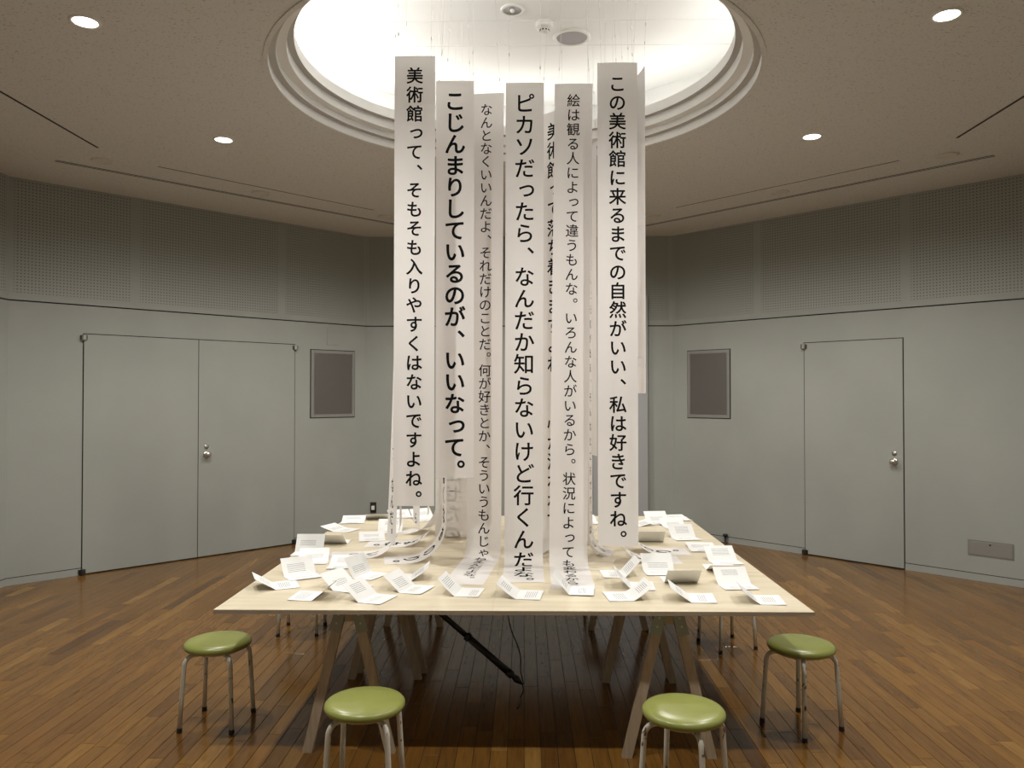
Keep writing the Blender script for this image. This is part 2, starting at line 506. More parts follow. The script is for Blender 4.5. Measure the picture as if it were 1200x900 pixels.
def grate(o, w_, h_):
    bm = bmesh.new(); box(bm, -w_ / 2, w_ / 2, -0.004, 0.001, 0, h_); mesh_obj('frame', bm, M_grey, o)
    bm = bmesh.new(); box(bm, -w_ / 2 + 0.012, w_ / 2 - 0.012, -0.007, -0.003, 0.012, h_ - 0.012, 0.001); mesh_obj('hatch', bm, M_frame, o)
    bm = bmesh.new(); lathe(bm, [(0, 0), (0.008, 0), (0.008, 0.003), (0, 0.003)], 14)
    mesh_obj('latch', bm, M_black, o, mw=Matrix.Translation((0, -0.007, h_ - 0.032)) @ Matrix.Rotation(R(90), 4, 'X'))


wall_box('back_right', 'access_hatch', 1134, 631.5, 1188.5, 657, 'low grey access hatch near the floor on the right wall', 'hatch', grate)


def outlet(o, w_, h_):
    bm = bmesh.new(); box(bm, -w_ / 2, w_ / 2, -0.008, 0.001, 0, h_, 0.002); mesh_obj('plate', bm, M_black, o)
    bm = bmesh.new(); box(bm, -0.018, 0.018, -0.04, -0.008, h_ * 0.3, h_ * 0.68, 0.005)
    tag(mesh_obj('plug', bm, M_trimw, o), 'white plug pushed into the outlet')


wall_box('back', 'wall_outlet', 434, 588.5, 441, 601, 'black wall outlet with a white plug on the back wall', 'outlet', outlet)

# tall pale panel on the back wall, half hidden by the strips
bm = bmesh.new()
box(bm, 0.82, 1.47, CY + AP - 0.09, CY + AP - 0.02, 0.0, 2.84, 0.003)
tag(mesh_obj('partition_panel', bm, M_partition), 'tall pale grey upright panel against the back wall behind the strips', 'partition')
# door stop
u, z = on_wall('back_right', 852, 640)
ds = bpy.data.objects.new('door_stop', None); COL.objects.link(ds)
ds.matrix_basis = WALL['back_right'][1] @ Matrix.Translation((u, -0.05, 0))
tag(ds, 'small black door stop on the floor by the right skirting', 'door stop')
bm = bmesh.new(); lathe(bm, [(0, 0), (0.028, 0), (0.028, 0.006), (0.012, 0.010), (0.012, 0.075), (0, 0.075)], 18); mesh_obj('post', bm, M_black, ds, True)
bm = bmesh.new(); lathe(bm, [(0, 0.075), (0.026, 0.075), (0.028, 0.09), (0.024, 0.1), (0, 0.1)], 18); mesh_obj('rubber_cap', bm, M_black, ds, True)

# ------------------------------------------------------------------ ceiling with the oculus
bm = bmesh.new()
lathe(bm, [(1.50, CEIL), (2.2, CEIL), (3.2, CEIL), (7.9, CEIL)], 128, CX, CY)
bmesh.ops.reverse_faces(bm, faces=bm.faces)
ceil = tag(mesh_obj('ceiling', bm, M_ceil), kind='structure')
bm = bmesh.new()
lathe(bm, [(1.50, CEIL), (1.50, CEIL - 0.006), (1.472, CEIL - 0.006), (1.472, CEIL + 0.0)], 128, CX, CY)
mesh_obj('oculus_trim', bm, M_ceil, ceil)
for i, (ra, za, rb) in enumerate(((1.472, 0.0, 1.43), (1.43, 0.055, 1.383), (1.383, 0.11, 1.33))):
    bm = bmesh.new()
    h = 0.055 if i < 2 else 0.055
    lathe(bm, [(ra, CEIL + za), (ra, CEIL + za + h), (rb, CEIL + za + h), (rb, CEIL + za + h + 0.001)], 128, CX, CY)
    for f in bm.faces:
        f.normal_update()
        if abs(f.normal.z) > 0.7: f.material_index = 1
    mesh_obj('stepped_ring', bm, [M_white, M_soffit_shade], ceil)
bm = bmesh.new()
lathe(bm, [(1.33, CEIL + 0.165), (1.33, CEIL + 0.235), (1.37, CEIL + 0.235), (1.37, CEIL + 0.10), (1.55, CEIL + 0.10), (2.2, CEIL + 0.10)], 128, CX, CY)
mesh_obj('cove_lip', bm, M_white, ceil)
AU = 1.92
bm = bmesh.new()
ring0, ring1 = [], []
for k in range(8):
    a = PI / 8 + k * PI / 4; rr_ = AU / math.cos(PI / 8)
    ring0.append(bm.verts.new((CX + rr_ * math.cos(a), CY + rr_ * math.sin(a), CEIL + 0.08)))
    ring1.append(bm.verts.new((CX + rr_ * math.cos(a), CY + rr_ * math.sin(a), UP)))
for k in range(8):
    bm.faces.new((ring0[k], ring1[k], ring1[(k + 1) % 8], ring0[(k + 1) % 8]))
bm.faces.new(ring1[::-1])
mesh_obj('raised_ceiling', bm, M_white, ceil)
CL_ = ['strip lamp hidden in the cove on the %s of the oculus' % q for q in ('right side', 'far right', 'far side', 'far left', 'left side', 'near left', 'near side', 'near right')]
# cove battens: real strip lamps hidden behind the lip
for k in range(8):
    a = k * PI / 4
    c = Vector((CX + 1.62 * math.cos(a), CY + 1.62 * math.sin(a), CEIL + 0.10))
    o = empty('cove_batten', c, CL_[k], 'lamp', 'cove strip lamps', a)
    bm = bmesh.new(); box(bm, -0.03, 0.03, -0.5, 0.5, 0, 0.03); mesh_obj('housing', bm, M_trimw, o)
    bm = bmesh.new(); tube(bm, [(0, -0.48, 0.045), (0, 0.48, 0.045)], 0.012, 8); mesh_obj('lamp_tube', bm, M_tubeglow, o)
    ld = bpy.data.lights.new('cove_light', 'AREA'); ld.shape = 'RECTANGLE'; ld.size = 0.04; ld.size_y = 0.95
    boost = {3: 0.9, 4: 2.3, 5: 2.6, 0: 0.5, 7: 1.1, 6: 0.9}.get(k, 0.36)
    ld.energy = COVE_W * boost; ld.color = COVE_COL
    lo = bpy.data.objects.new('cove_light', ld); COL.objects.link(lo); lo.parent = o
    lo.location = (0.0, 0, 0.062); lo.rotation_euler = (0, R(125), 0)   # tilted up and inwards over the lip

# downlights: ring of eight
n_l = 0
lab = {0: 'lit downlight in the ceiling at the right, nearest the right door', 1: 'lit downlight deep in the room behind the strips at right',
       2: 'lit downlight deep in the room behind the strips at left', 3: 'lit downlight in the ceiling at the left, nearest the double door',
       4: 'lit downlight in the ceiling at the upper left of the view', 5: 'lit downlight above the entrance at left',
       6: 'lit downlight above the entrance at right', 7: 'lit downlight in the ceiling at the upper right of the view'}
for k in range(8):
    a = PI / 8 + k * PI / 4
    x, y = CX + 2.37 * math.cos(a), CY + 2.37 * math.sin(a)
    o = empty('downlight', (x, y, CEIL), lab[k], 'ceiling light', 'ring of downlights')
    bm = bmesh.new(); lathe(bm, [(0.058, 0.0), (0.060, -0.006), (0.073, -0.007), (0.077, 0.0)], 36); mesh_obj('trim_ring', bm, M_trimw, o, True)
    bm = bmesh.new(); lathe(bm, [(0, -0.0035), (0.059, -0.0035), (0.060, 0.0)], 36); bmesh.ops.reverse_faces(bm, faces=bm.faces); mesh_obj('lens', bm, M_lamp, o)
    ld = bpy.data.lights.new('downlight_beam', 'SPOT'); ld.energy = SPOT_W; ld.color = SPOT_COL
    ld.spot_size = R(SPOT_ANGLE); ld.spot_blend = SPOT_BLEND; ld.shadow_soft_size = 0.045
    lo = bpy.data.objects.new('downlight_beam', ld); COL.objects.link(lo); lo.parent = o; lo.location = (0, 0, -0.06)

# flush round plates
for px, py, lb in ((120, 188, 'flush round ceiling plate at the far left, beyond the upper slot'), (306, 226, 'flush round ceiling plate at left between the two slots'),
                   (452, 254, 'flush round ceiling plate at left, half behind the first strip'), (1110, 182, 'flush round ceiling plate at the far right, above the end of the slot'),
                   (914, 225, 'flush round ceiling plate at right between the two slots'), (765, 253.5, 'flush round ceiling plate just right of the strips')):
    p = on_z(px, py, CEIL)
    bm = bmesh.new(); lathe(bm, [(0.085, 0.0), (0.084, -0.010), (0.074, -0.013), (0.066, -0.006), (0, -0.006)], 36)
    tag(mesh_obj('ceiling_plate', bm, M_plate, None, False, Matrix.Translation(p)), lb, 'ceiling plate', 'flush round ceiling plates')


def slot(p, q, wd, lb, double=False):
    a = on_z(*p, CEIL); c = on_z(*q, CEIL); d = c - a; L = d.length
    ang = math.atan2(d.y, d.x)
    o = empty('slot_vent', a, lb, 'ceiling vent', 'linear ceiling slots', ang)
    bm = bmesh.new()
    if double:
        box(bm, 0, L, -wd / 2, -wd * 0.12, -0.0025, 0.001); box(bm, 0, L, wd * 0.12, wd / 2, -0.0025, 0.001)
    else: box(bm, 0, L, -wd / 2, wd / 2, -0.0025, 0.001)
    mesh_obj('slot_opening', bm, M_slot, o)
    bm = bmesh.new()
    for s in (-1, 1): box(bm, -0.01, L + 0.01, s * (wd / 2 + 0.006) - 0.006, s * (wd / 2 + 0.006) + 0.006, -0.003, 0.001)
    if double: box(bm, 0, L, -wd * 0.12, wd * 0.12, -0.003, 0.001)
    mesh_obj('slot_frame', bm, M_ceil, o)


slot((65, 188), (468, 263.5), 0.055, 'long double air slot in the ceiling along the left diagonal wall', True)
slot((186, 195), (438, 246), 0.018, 'thin single slot in the ceiling at left, inside the double slot')
slot((-60, 72), (115, 173), 0.022, 'thin ceiling slot running out of view at the left edge')
slot((1165, 182), (756, 264.5), 0.055, 'long double air slot in the ceiling along the right diagonal wall', True)
slot((1053, 188), (792, 243), 0.018, 'thin single slot in the ceiling at right, inside the double slot')
slot((1262, 74), (1121, 161.5), 0.022, 'thin ceiling slot running out of view at the right edge')

# fittings on the raised ceiling
p = on_z(600.5, 11.5, UP)
o = empty('recessed_spotlight', p, 'unlit recessed spotlight in the bright raised ceiling', 'ceiling light')
bm = bmesh.new(); lathe(bm, [(0.060, 0), (0.062, -0.008), (0.076, -0.008), (0.080, 0.0)], 36); mesh_obj('trim_ring', bm, M_trimw, o, True)
bm = bmesh.new(); lathe(bm, [(0.061, -0.004), (0.045, 0.0), (0, 0.0)], 36); bmesh.ops.reverse_faces(bm, faces=bm.faces)
for v in bm.verts: v.co.z -= 0.001
mesh_obj('reflector', bm, M_frame, o, True)
bm = bmesh.new(); lathe(bm, [(0.016, 0), (0.016, -0.012), (0.010, -0.018), (0, -0.018)], 16); mesh_obj('bulb', bm, M_trimw, o, True)
p = on_z(638, 27, UP)
o = empty('smoke_detector', p, 'white round smoke detector hanging under the raised ceiling', 'smoke detector')
bm = bmesh.new(); lathe(bm, [(0.060, 0), (0.060, -0.030), (0.056, -0.036), (0.034, -0.045)], 36); mesh_obj('base', bm, M_trimw, o, True)
bm = bmesh.new(); lathe(bm, [(0.034, -0.045), (0.034, -0.062), (0.024, -0.07), (0, -0.07)], 28); mesh_obj('sensor_head', bm, M_trimw, o, True)
bm = bmesh.new()
for k in range(10):
    a = k * PI / 5
    vs = box(bm, 0.0325, 0.0355, -0.006, 0.006, -0.060, -0.050)
    bmesh.ops.rotate(bm, verts=vs, cent=(0, 0, 0), matrix=Matrix.Rotation(a, 3, 'Z'))
mesh_obj('vent_slits', bm, M_black, o)
p = on_z(670, 43.5, UP)
o = empty('ceiling_speaker', p, 'round ceiling loudspeaker with a grey mesh and cream rim', 'speaker')
bm = bmesh.new(); lathe(bm, [(0.108, -0.004), (0.112, -0.012), (0.128, -0.012), (0.134, 0.0)], 48); mesh_obj('rim', bm, M_trimw, o, True)
bm = bmesh.new(); lathe(bm, [(0.110, -0.005), (0, -0.005)], 48); bmesh.ops.reverse_faces(bm, faces=bm.faces); mesh_obj('mesh_grille', bm, M_mesh, o)

# ------------------------------------------------------------------ table
TX0, TX1, TY0, TY1 = -1.39, 1.285, 3.43, 6.14
TS = -0.14
tt = empty('tabletop', ((TX0 + TX1) / 2, (TY0 + TY1) / 2, TZ - 0.019), 'large square pale birch plywood tabletop resting on trestles', 'tabletop')
for a, c in ((TX0, TS - 0.0002), (TS + 0.0002, TX1)):
    bm = bmesh.new()
    box(bm, a, c, TY0, TY1, TZ - 0.019, TZ, 0.0003)
    for f in bm.faces:
        f.normal_update()
        if abs(f.normal.z) < 0.5: f.material_index = 1
    mesh_obj('top_board', bm, [M_birch, M_edge], tt, mw=Matrix.Translation(-tt.location))


def trestle():
    o = empty('trestle', (0, 0, 0), 'x', 'trestle', 'wooden trestles under the table')
    H = TZ - 0.020
    for y in (0.0, 0.92):
        for s in (-1, 1):
            bm = bmesh.new(); beam(bm, (s * 0.193, y, 0.0), (s * 0.036, y, H - 0.014), 0.046, 0.032)
            for v in bm.verts:
                if v.co.z < 0.03: v.co.z = 0.0
            mesh_obj('leg', bm, M_pine, o)
            bm = bmesh.new(); yy = y + (-0.019 if y == 0 else 0.019)
            beam(bm, (s * 0.066, yy, H - 0.115), (s * 0.037, yy, H - 0.014), 0.052, 0.004)
            br = mesh_obj('bracket', bm, M_bracket, o)
            for dz in (0.035, 0.075):
                bm = bmesh.new(); lathe(bm, [(0, 0), (0.005, 0), (0.005, 0.0015), (0, 0.002)], 8)
                mesh_obj('screw', bm, M_steel, br, mw=Matrix.Translation((s * (0.037 + dz * 0.25), yy - (0.002 if y == 0 else -0.002), H - dz)) @ Matrix.Rotation(R(90 if y == 0 else -90), 4, 'X'))
    bm = bmesh.new(); beam(bm, (0, -0.014, H - 0.036), (0, 0.934, H - 0.036), 0.038, 0.066, Vector((0, 0, 1)))
    mesh_obj('top_rail', bm, M_pine, o)
    return o


t0 = trestle()
for i, (x, y, lb) in enumerate(((-0.812, 3.575, 'pine trestle under the front left corner of the table'), (0.662, 3.545, 'pine trestle under the front right corner of the table'),
                                (-0.793, 4.60, 'pine trestle under the back left of the table, behind the front one'), (0.664, 4.54, 'pine trestle under the back right of the table, behind the front one'))):
    o = t0 if i == 0 else copy_tree(t0)
    o.location = (x, y, 0); o['label'] = lb


# ------------------------------------------------------------------ stools
def stool():
    o = empty('round_stool', (0, 0, 0), 'x', 'stool', 'round green stools')
    bm = bmesh.new()
    lathe(bm, [(0, 0.380), (0.145, 0.380), (0.157, 0.384), (0.163, 0.394), (0.162, 0.404), (0.154, 0.413), (0.135, 0.419), (0.09, 0.4225), (0, 0.424)], 56)
    mesh_obj('seat', bm, M_vinyl, o, True)
    bm = bmesh.new(); lathe(bm, [(0, 0.366), (0.12, 0.366), (0.125, 0.372), (0.125, 0.380), (0, 0.380)], 40)
    mesh_obj('seat_base', bm, M_tube, o)
    for k in range(4):
        a = k * PI / 2; d = Vector((math.cos(a), math.sin(a), 0))
        pts = [d * 0.06 + Vector((0, 0, 0.362)), d * 0.120 + Vector((0, 0, 0.362))]
        for t in range(1, 7):
            th = t / 6 * R(86)
            pts.append(d * (0.120 + 0.045 * math.sin(th)) + Vector((0, 0, 0.362 - 0.045 * (1 - math.cos(th)))))
        pts.append(d * 0.176 + Vector((0, 0, 0.17))); pts.append(d * 0.186 + Vector((0, 0, 0.015)))
        bm = bmesh.new(); tube(bm, pts, 0.0112, 12)
        leg = mesh_obj('leg', bm, M_tube, o, True)
        bm = bmesh.new(); tube(bm, [d * 0.1855 + Vector((0, 0, 0.022)), d * 0.1865 + Vector((0, 0, 0.0))], [0.0128, 0.0135], 12)
        mesh_obj('rubber_foot', bm, M_black, leg)
    return o


s0 = stool()
ST = [(-0.647, 3.13, 43, 'green round stool nearest the view at left, chipped white legs cut by the frame'),
      (0.632, 3.075, 12, 'green round stool nearest the view at right, chipped white legs cut by the frame'),
      (-1.552, 3.89, 42, 'green round stool standing free to the left of the table'),
      (1.385, 3.885, -15, 'green round stool standing free to the right of the table'),
      (-1.56, 5.40, 47, 'green stool behind the left edge of the table, only its legs showing'),
      (1.34, 5.13, -26, 'green stool behind the right edge of the table, only its legs showing'),
      (-0.80, 5.98, 30, 'green stool at the back left, only its leg tips showing under the table'),
      (0.60, 5.99, 40, 'green stool at the back right, only its leg tips showing under the table')]
for i, (x, y, a, lb) in enumerate(ST):
    o = s0 if i == 0 else copy_tree(s0)
    o.location = (x, y, 0); o.rotation_euler = (0, 0, R(a)); o['label'] = lb

# ------------------------------------------------------------------ glyphs
_cache = {}


def glyph(ch, off):
    key = (ch, off)
    if key not in _cache and off > 0:          # heavier weight: the same outline laid down eight times in a small circle
        v0, f0 = glyph(ch, 0.0); vs_, fs_ = [], []
        for q in range(8):
            d_ = Vector((math.cos(q * PI / 4) * off, math.sin(q * PI / 4) * off, 0)); b0 = len(vs_)
            vs_ += [v + d_ for v in v0]; fs_ += [tuple(i + b0 for i in f) for f in f0]
        _cache[key] = (vs_, fs_)
    elif key not in _cache:
        c = bpy.data.curves.new('glyph', 'FONT'); c.body = ch; c.size = 1; c.resolution_u = 5; c.offset = 0.0
        o = bpy.data.objects.new('glyph', c); COL.objects.link(o)
        bpy.context.view_layer.update()
        me = bpy.data.meshes.new_from_object(o.evaluated_get(bpy.context.evaluated_depsgraph_get()))
        vs_, fs_ = [v.co.copy() for v in me.vertices], [tuple(p.vertices) for p in me.polygons]
        _cache[key] = (vs_, fs_)
        bpy.data.objects.remove(o); bpy.data.curves.remove(c); bpy.data.meshes.remove(me)
    return _cache[key]


SMALL = 'っゃゅょぇぁぃぅぉ'
WIRE_TOP = UP - 0.001


def strip(label, X, Y, a, ztop, zbot=None, curl=None, text='', em=0.1, pitch=0.1, start=0.07, off=0.01, lean=0.0, wd=0.219,
          tx=0.0, back=0.0, bow=0.004, wires=True, twist=0.0, leanfwd=0.0):
    """curl=(radius, flat length): the foot sweeps onto the table towards the printed side"""
    ar = R(a)
    nrm = Vector((math.sin(ar), -math.cos(ar), 0)); ux = Vector((math.cos(ar), math.sin(ar), 0))
    if curl:
        rad, flat = curl; zt = TZ + 0.0016; straight = ztop - (zt + rad); arc = rad * PI / 2; total = straight + arc + flat
    else:
        straight = total = ztop - zbot; rad = arc = flat = 0

    def pos(u, s, h):
        """u across, s down the paper, h off the printed face"""
        tw = R(twist) * (s / total)
        un = ux * math.cos(tw) - nrm * math.sin(tw) * 1.0
        nn = nrm * math.cos(tw) + ux * math.sin(tw)
        lf = leanfwd * (s / total) ** 2
        if s <= straight + 1e-6:
            d, z, nd_, nz_ = lf, ztop - s, 1.0, 0.0
        elif s <= straight + arc:
            th = (s - straight) / rad
            d, z = rad * (1 - math.cos(th)) + lf, zt + rad - rad * math.sin(th); nd_, nz_ = math.cos(th), math.sin(th)
        else:
            d, z, nd_, nz_ = rad + (s - straight - arc) + lf, zt, 0.0, 1.0
        b_ = bow * (1 - (2 * u / wd) ** 2) * (1 if s < straight + 1e-6 else 0.0 if s > straight + arc - 1e-6 else 1 - (s - straight) / arc)
        hh = h + b_
        p = Vector((X, Y, z)) + ux * (lean * s) + un * u + nn * (d + hh * nd_)
        p.z += hh * nz_
        return p

    root = empty('hanging_strip', (X, Y, ztop), label, 'paper strip', 'hanging paper strips')
    inv = Matrix.Translation(-root.location)
    bm = bmesh.new(); NU = 6
    ss = [straight * i / 16 for i in range(17)]
    if curl:
        ss += [straight + arc * i / 18 for i in range(1, 19)] + [straight + arc + flat * i / 4 for i in range(1, 5)]
    rows = [[bm.verts.new(pos(wd * (j / NU - 0.5), s, 0)) for j in range(NU + 1)] for s in ss]
    for i in range(len(rows) - 1):
        for j in range(NU):
            bm.faces.new((rows[i][j], rows[i + 1][j], rows[i + 1][j + 1], rows[i][j + 1]))
    mesh_obj('paper', bm, M_paper, root, True, inv)
    if text:
        bm = bmesh.new()
        if start is None: start = total - 0.045 - (len(text) - 1) * pitch
        for i, ch in enumerate(text):
            if ch == ' ' or start + i * pitch < 0.04: continue
            vs, fs = glyph(ch, off)
            cs = start + i * pitch
            if cs + pitch * 0.05 > total: break
            dx, dy = -0.5, -0.38
            if ch in '、。': dx, dy = dx + 0.60, dy + 0.50
            elif ch in SMALL: dx, dy = dx + 0.09, dy + 0.08
            nv = []
            for v in vs:
                uu = (v.x + dx) * em + tx; s = cs - (v.y + dy) * em
                nv.append(bm.verts.new(pos(uu, s, 0.0007)))
            for f in fs:
                try: bm.faces.new([nv[q] for q in f])
                except ValueError: pass
        mesh_obj('printed_text', bm, M_ink, root, False, inv)
    # clear nylon lines with little crimps
    if wires:
        for su in (-1, 1):
            p0 = pos(su * wd * 0.40, 0.012, 0.0)
            jx, jy = random.uniform(-0.05, 0.05), random.uniform(-0.06, 0.10)
            z1 = WIRE_TOP
            p1 = Vector((p0.x + jx, p0.y + jy, z1))
            bm = bmesh.new(); tube(bm, [p0, p1], 0.0006, 5)
            wr = mesh_obj('hanging_line', bm, M_line, root, True, inv)
            for f_ in (random.uniform(0.33, 0.5), random.uniform(0.12, 0.24)):
                c = p0.lerp(p1, f_); d = (p1 - p0).normalized() * 0.009
                bm = bmesh.new(); tube(bm, [c - d, c + d], 0.0034, 8); mesh_obj('crimp', bm, M_trimw, wr)
            bm = bmesh.new(); tube(bm, [p0 - Vector((0, 0.001, 0)), p0 + Vector((0, 0.001, 0))], 0.004, 10); mesh_obj('eyelet', bm, M_trimw, wr)
    return root


M_line = bpy.data.materials.new('nylon_line'); M_line.use_nodes = True
nt = M_line.node_tree; nt.nodes.remove(nt.nodes['Principled BSDF'])
df = nd(nt, 'ShaderNodeBsdfDiffuse'); df.inputs[0].default_value = (0.95, 0.95, 0.93, 1)
tl = nd(nt, 'ShaderNodeBsdfTranslucent'); tl.inputs[0].default_value = (0.95, 0.95, 0.93, 1)
m0 = nd(nt, 'ShaderNodeMixShader'); m0.inputs[0].default_value = 0.5
tr = nd(nt, 'ShaderNodeBsdfTransparent'); mx = nd(nt, 'ShaderNodeMixShader'); mx.inputs[0].default_value = 0.45
nt.links.new(df.outputs[0], m0.inputs[1]); nt.links.new(tl.outputs[0], m0.inputs[2])
nt.links.new(m0.outputs[0], mx.inputs[1]); nt.links.new(tr.outputs[0], mx.inputs[2])
nt.links.new(mx.outputs[0], nt.nodes['Material Output'].inputs[0])
GA = 3.47
strip('tall white paper strip at the far left front, printed 美術館って、そもそも入りやすくはないですよね。', -0.587, 4.10, 0, 3.48, zbot=1.063,
      text='美術館って、そもそも入りやすくはないですよね。', em=0.0925, pitch=0.103, start=0.107, off=0.019, lean=-0.001)
strip('short bold paper strip, second from left in the front row, printed こじんまりしているのが、いいなって。', -0.396, 4.38, 0, 3.46, zbot=1.184,
      text='こじんまりしているのが、いいなって。', em=0.124, pitch=0.124, start=0.117, off=0.024)
strip('paper strip with thin small letters, third from left, foot sweeping forward on the table', -0.226, 4.62, -5, 3.48, curl=(0.10, 0.63),
      text='なんとなくいいんだよ、それだけのことだ。何が好きとか、そういうもんじゃねえんだよな。', em=0.078, pitch=0.0789, start=0.098, off=0.007, lean=-0.006, wd=0.21)
strip('central paper strip with medium weight letters, its foot resting on the table', 0.005, 4.39, 0, 3.45, curl=(0.08, 0.36),
      text='ピカソだったら、なんだか知らないけど行くんだよな。', em=0.121, pitch=0.1249, start=0.118, off=0.013, lean=-0.003)
strip('turned paper strip glimpsed between the central strip and the thin lettered one, printed 美術館って落ち着きます', 0.178, 4.90, -42, 3.47, curl=(0.25, 0.1),
      text='美術館って落ち着きますよね。 心が洗われて、', em=0.115, pitch=0.1243, start=0.125, off=0.016, tx=0.02)
strip('paper strip with thin letters, right of centre, printed 絵は観る人によって違うもんな。', 0.288, 4.42, 0, 3.455, curl=(0.10, 0.50),
      text='絵は観る人によって違うもんな。いろんな人がいるから。状況によっても変わるから。', em=0.078, pitch=0.0839, start=0.098, off=0.007, lean=-0.013)
strip('tall paper strip at the right front, printed この美術館に来るまでの自然がいい、私は好きですね。', 0.512, 4.20, 0, 3.48, zbot=0.835,
      text='この美術館に来るまでの自然がいい、私は好きですね。', em=0.0975, pitch=0.1035, start=0.117, off=0.017)
# side and back strips
strip('short strip seen from behind at the right edge, ending at eye level', 0.645, 4.32, 101, 3.47, zbot=1.665, text='自然に囲まれていて、いいなと思う。', em=0.1, pitch=0.103, off=0.012)
strip('edge-on strip at the left edge hanging just above the table, letters facing left', -0.683, 4.26, -68, 3.30, zbot=0.845,
      text='子どもと来るときは、すこしだけ静かにします。なんだ。', em=0.085, pitch=0.089, off=0.012, leanfwd=0.055, start=None)
strip('leftmost foot of a strip, curling to the left with its end off among the cards', -0.745, 4.64, -84, 3.36, curl=(0.20, 0.22),
      text='ここに来るといつもあたらしい発見があるんですよね、いい。', em=0.098, pitch=0.105, start=None, off=0.014)
strip('strip foot curling left behind the edge-on strip, ending in a small full stop', -0.555, 4.96, -90, 3.46, curl=(0.24, 0.22),
      text='作品のまえでぼんやりするのが好きなんだよね。', em=0.118, pitch=0.1215, start=None, off=0.020)
strip('strip foot curling left in front, below the short bold strip', -0.470, 4.53, -78, 3.46, curl=(0.22, 0.13),
      text='ひさしぶりに来たけれど、やっぱり落ち着くなぁのり。', em=0.115, pitch=0.117, start=None, off=0.02)
strip('wide strip curling left with its blank back to the view, behind the left strips', -0.545, 5.31, -112, 3.46, curl=(0.28, 0.05),
      text='こういう場所があるというのは、ありがたいですね。', em=0.085, pitch=0.11, start=0.12, off=0.012)
strip('back row strip facing away, mirrored letters showing faintly through below the bold strip', -0.485, 5.15, 180, 3.40, curl=(0.05, 0.12),
      text='ここで見たものを、帰ってから思い出せたのの', em=0.13, pitch=0.135, start=None, off=0.016)
strip('narrow dangling strip end behind the far left strip, with a pointed lower corner', -0.76, 5.42, -70, 3.46, zbot=0.745,
      text='また来年も来たいと思っています。楽しみですねら', em=0.085, pitch=0.12, start=None, off=0.01)
strip('thin dangling strip end left of the wide curling strip, seen nearly edge on', -0.70, 5.62, -86, 3.46, zbot=0.78)
strip('strip foot curling to the right on the table, with letters reading ろり。', 0.635, 4.74, 90, 3.46, curl=(0.20, 0.17),
      text='庭をながめている時間が、いちばん長いかもしれないろり。', em=0.11, pitch=0.1085, start=None, off=0.02)
strip('strip foot curling to the right in front of its neighbour, partly under a raised card', 0.535, 4.50, 90, 3.46, curl=(0.20, 0.17),
      text='雨の日の美術館は人がすくなくて、のんびりできますいいね。', em=0.11, pitch=0.1085, start=None, off=0.02)
strip('strip behind the thin lettered one at right, curling left, its back to the view', 0.535, 5.05, -100, 3.42, curl=(0.24, 0.05),
      text='むずかしいことは分からないけれど、きれいでした。', em=0.09, pitch=0.11, start=0.12, off=0.01)
strip('short strip in the back right row, ending above the table', 0.49, 5.40, -84, 3.42, zbot=1.235)
strip('narrow edge-on strip right of the thin lettered one, small letters along its edge', 0.402, 4.72, 76, 3.40, curl=(0.12, 0.02),
      text='たまに来ると元気が出る、そんなところです、はい。', em=0.06, pitch=0.09, start=None, off=0.01)

# tensioned lines across the oculus
for y, z, lb in ((4.35, 3.79, 'nylon line strung across the oculus, the nearer of two'), (4.66, 3.79, 'nylon line strung across the oculus, the farther of two')):
    hw = math.sqrt(1.33 ** 2 - (y - CY) ** 2)
    bm = bmesh.new(); tube(bm, [(CX - hw, y, z), (CX + hw, y, z)], 0.0009, 5)
    tag(mesh_obj('tension_line', bm, M_line), lb, 'line')


# ------------------------------------------------------------------ cards
CL, CWD, CT = 0.172, 0.116, 0.0007


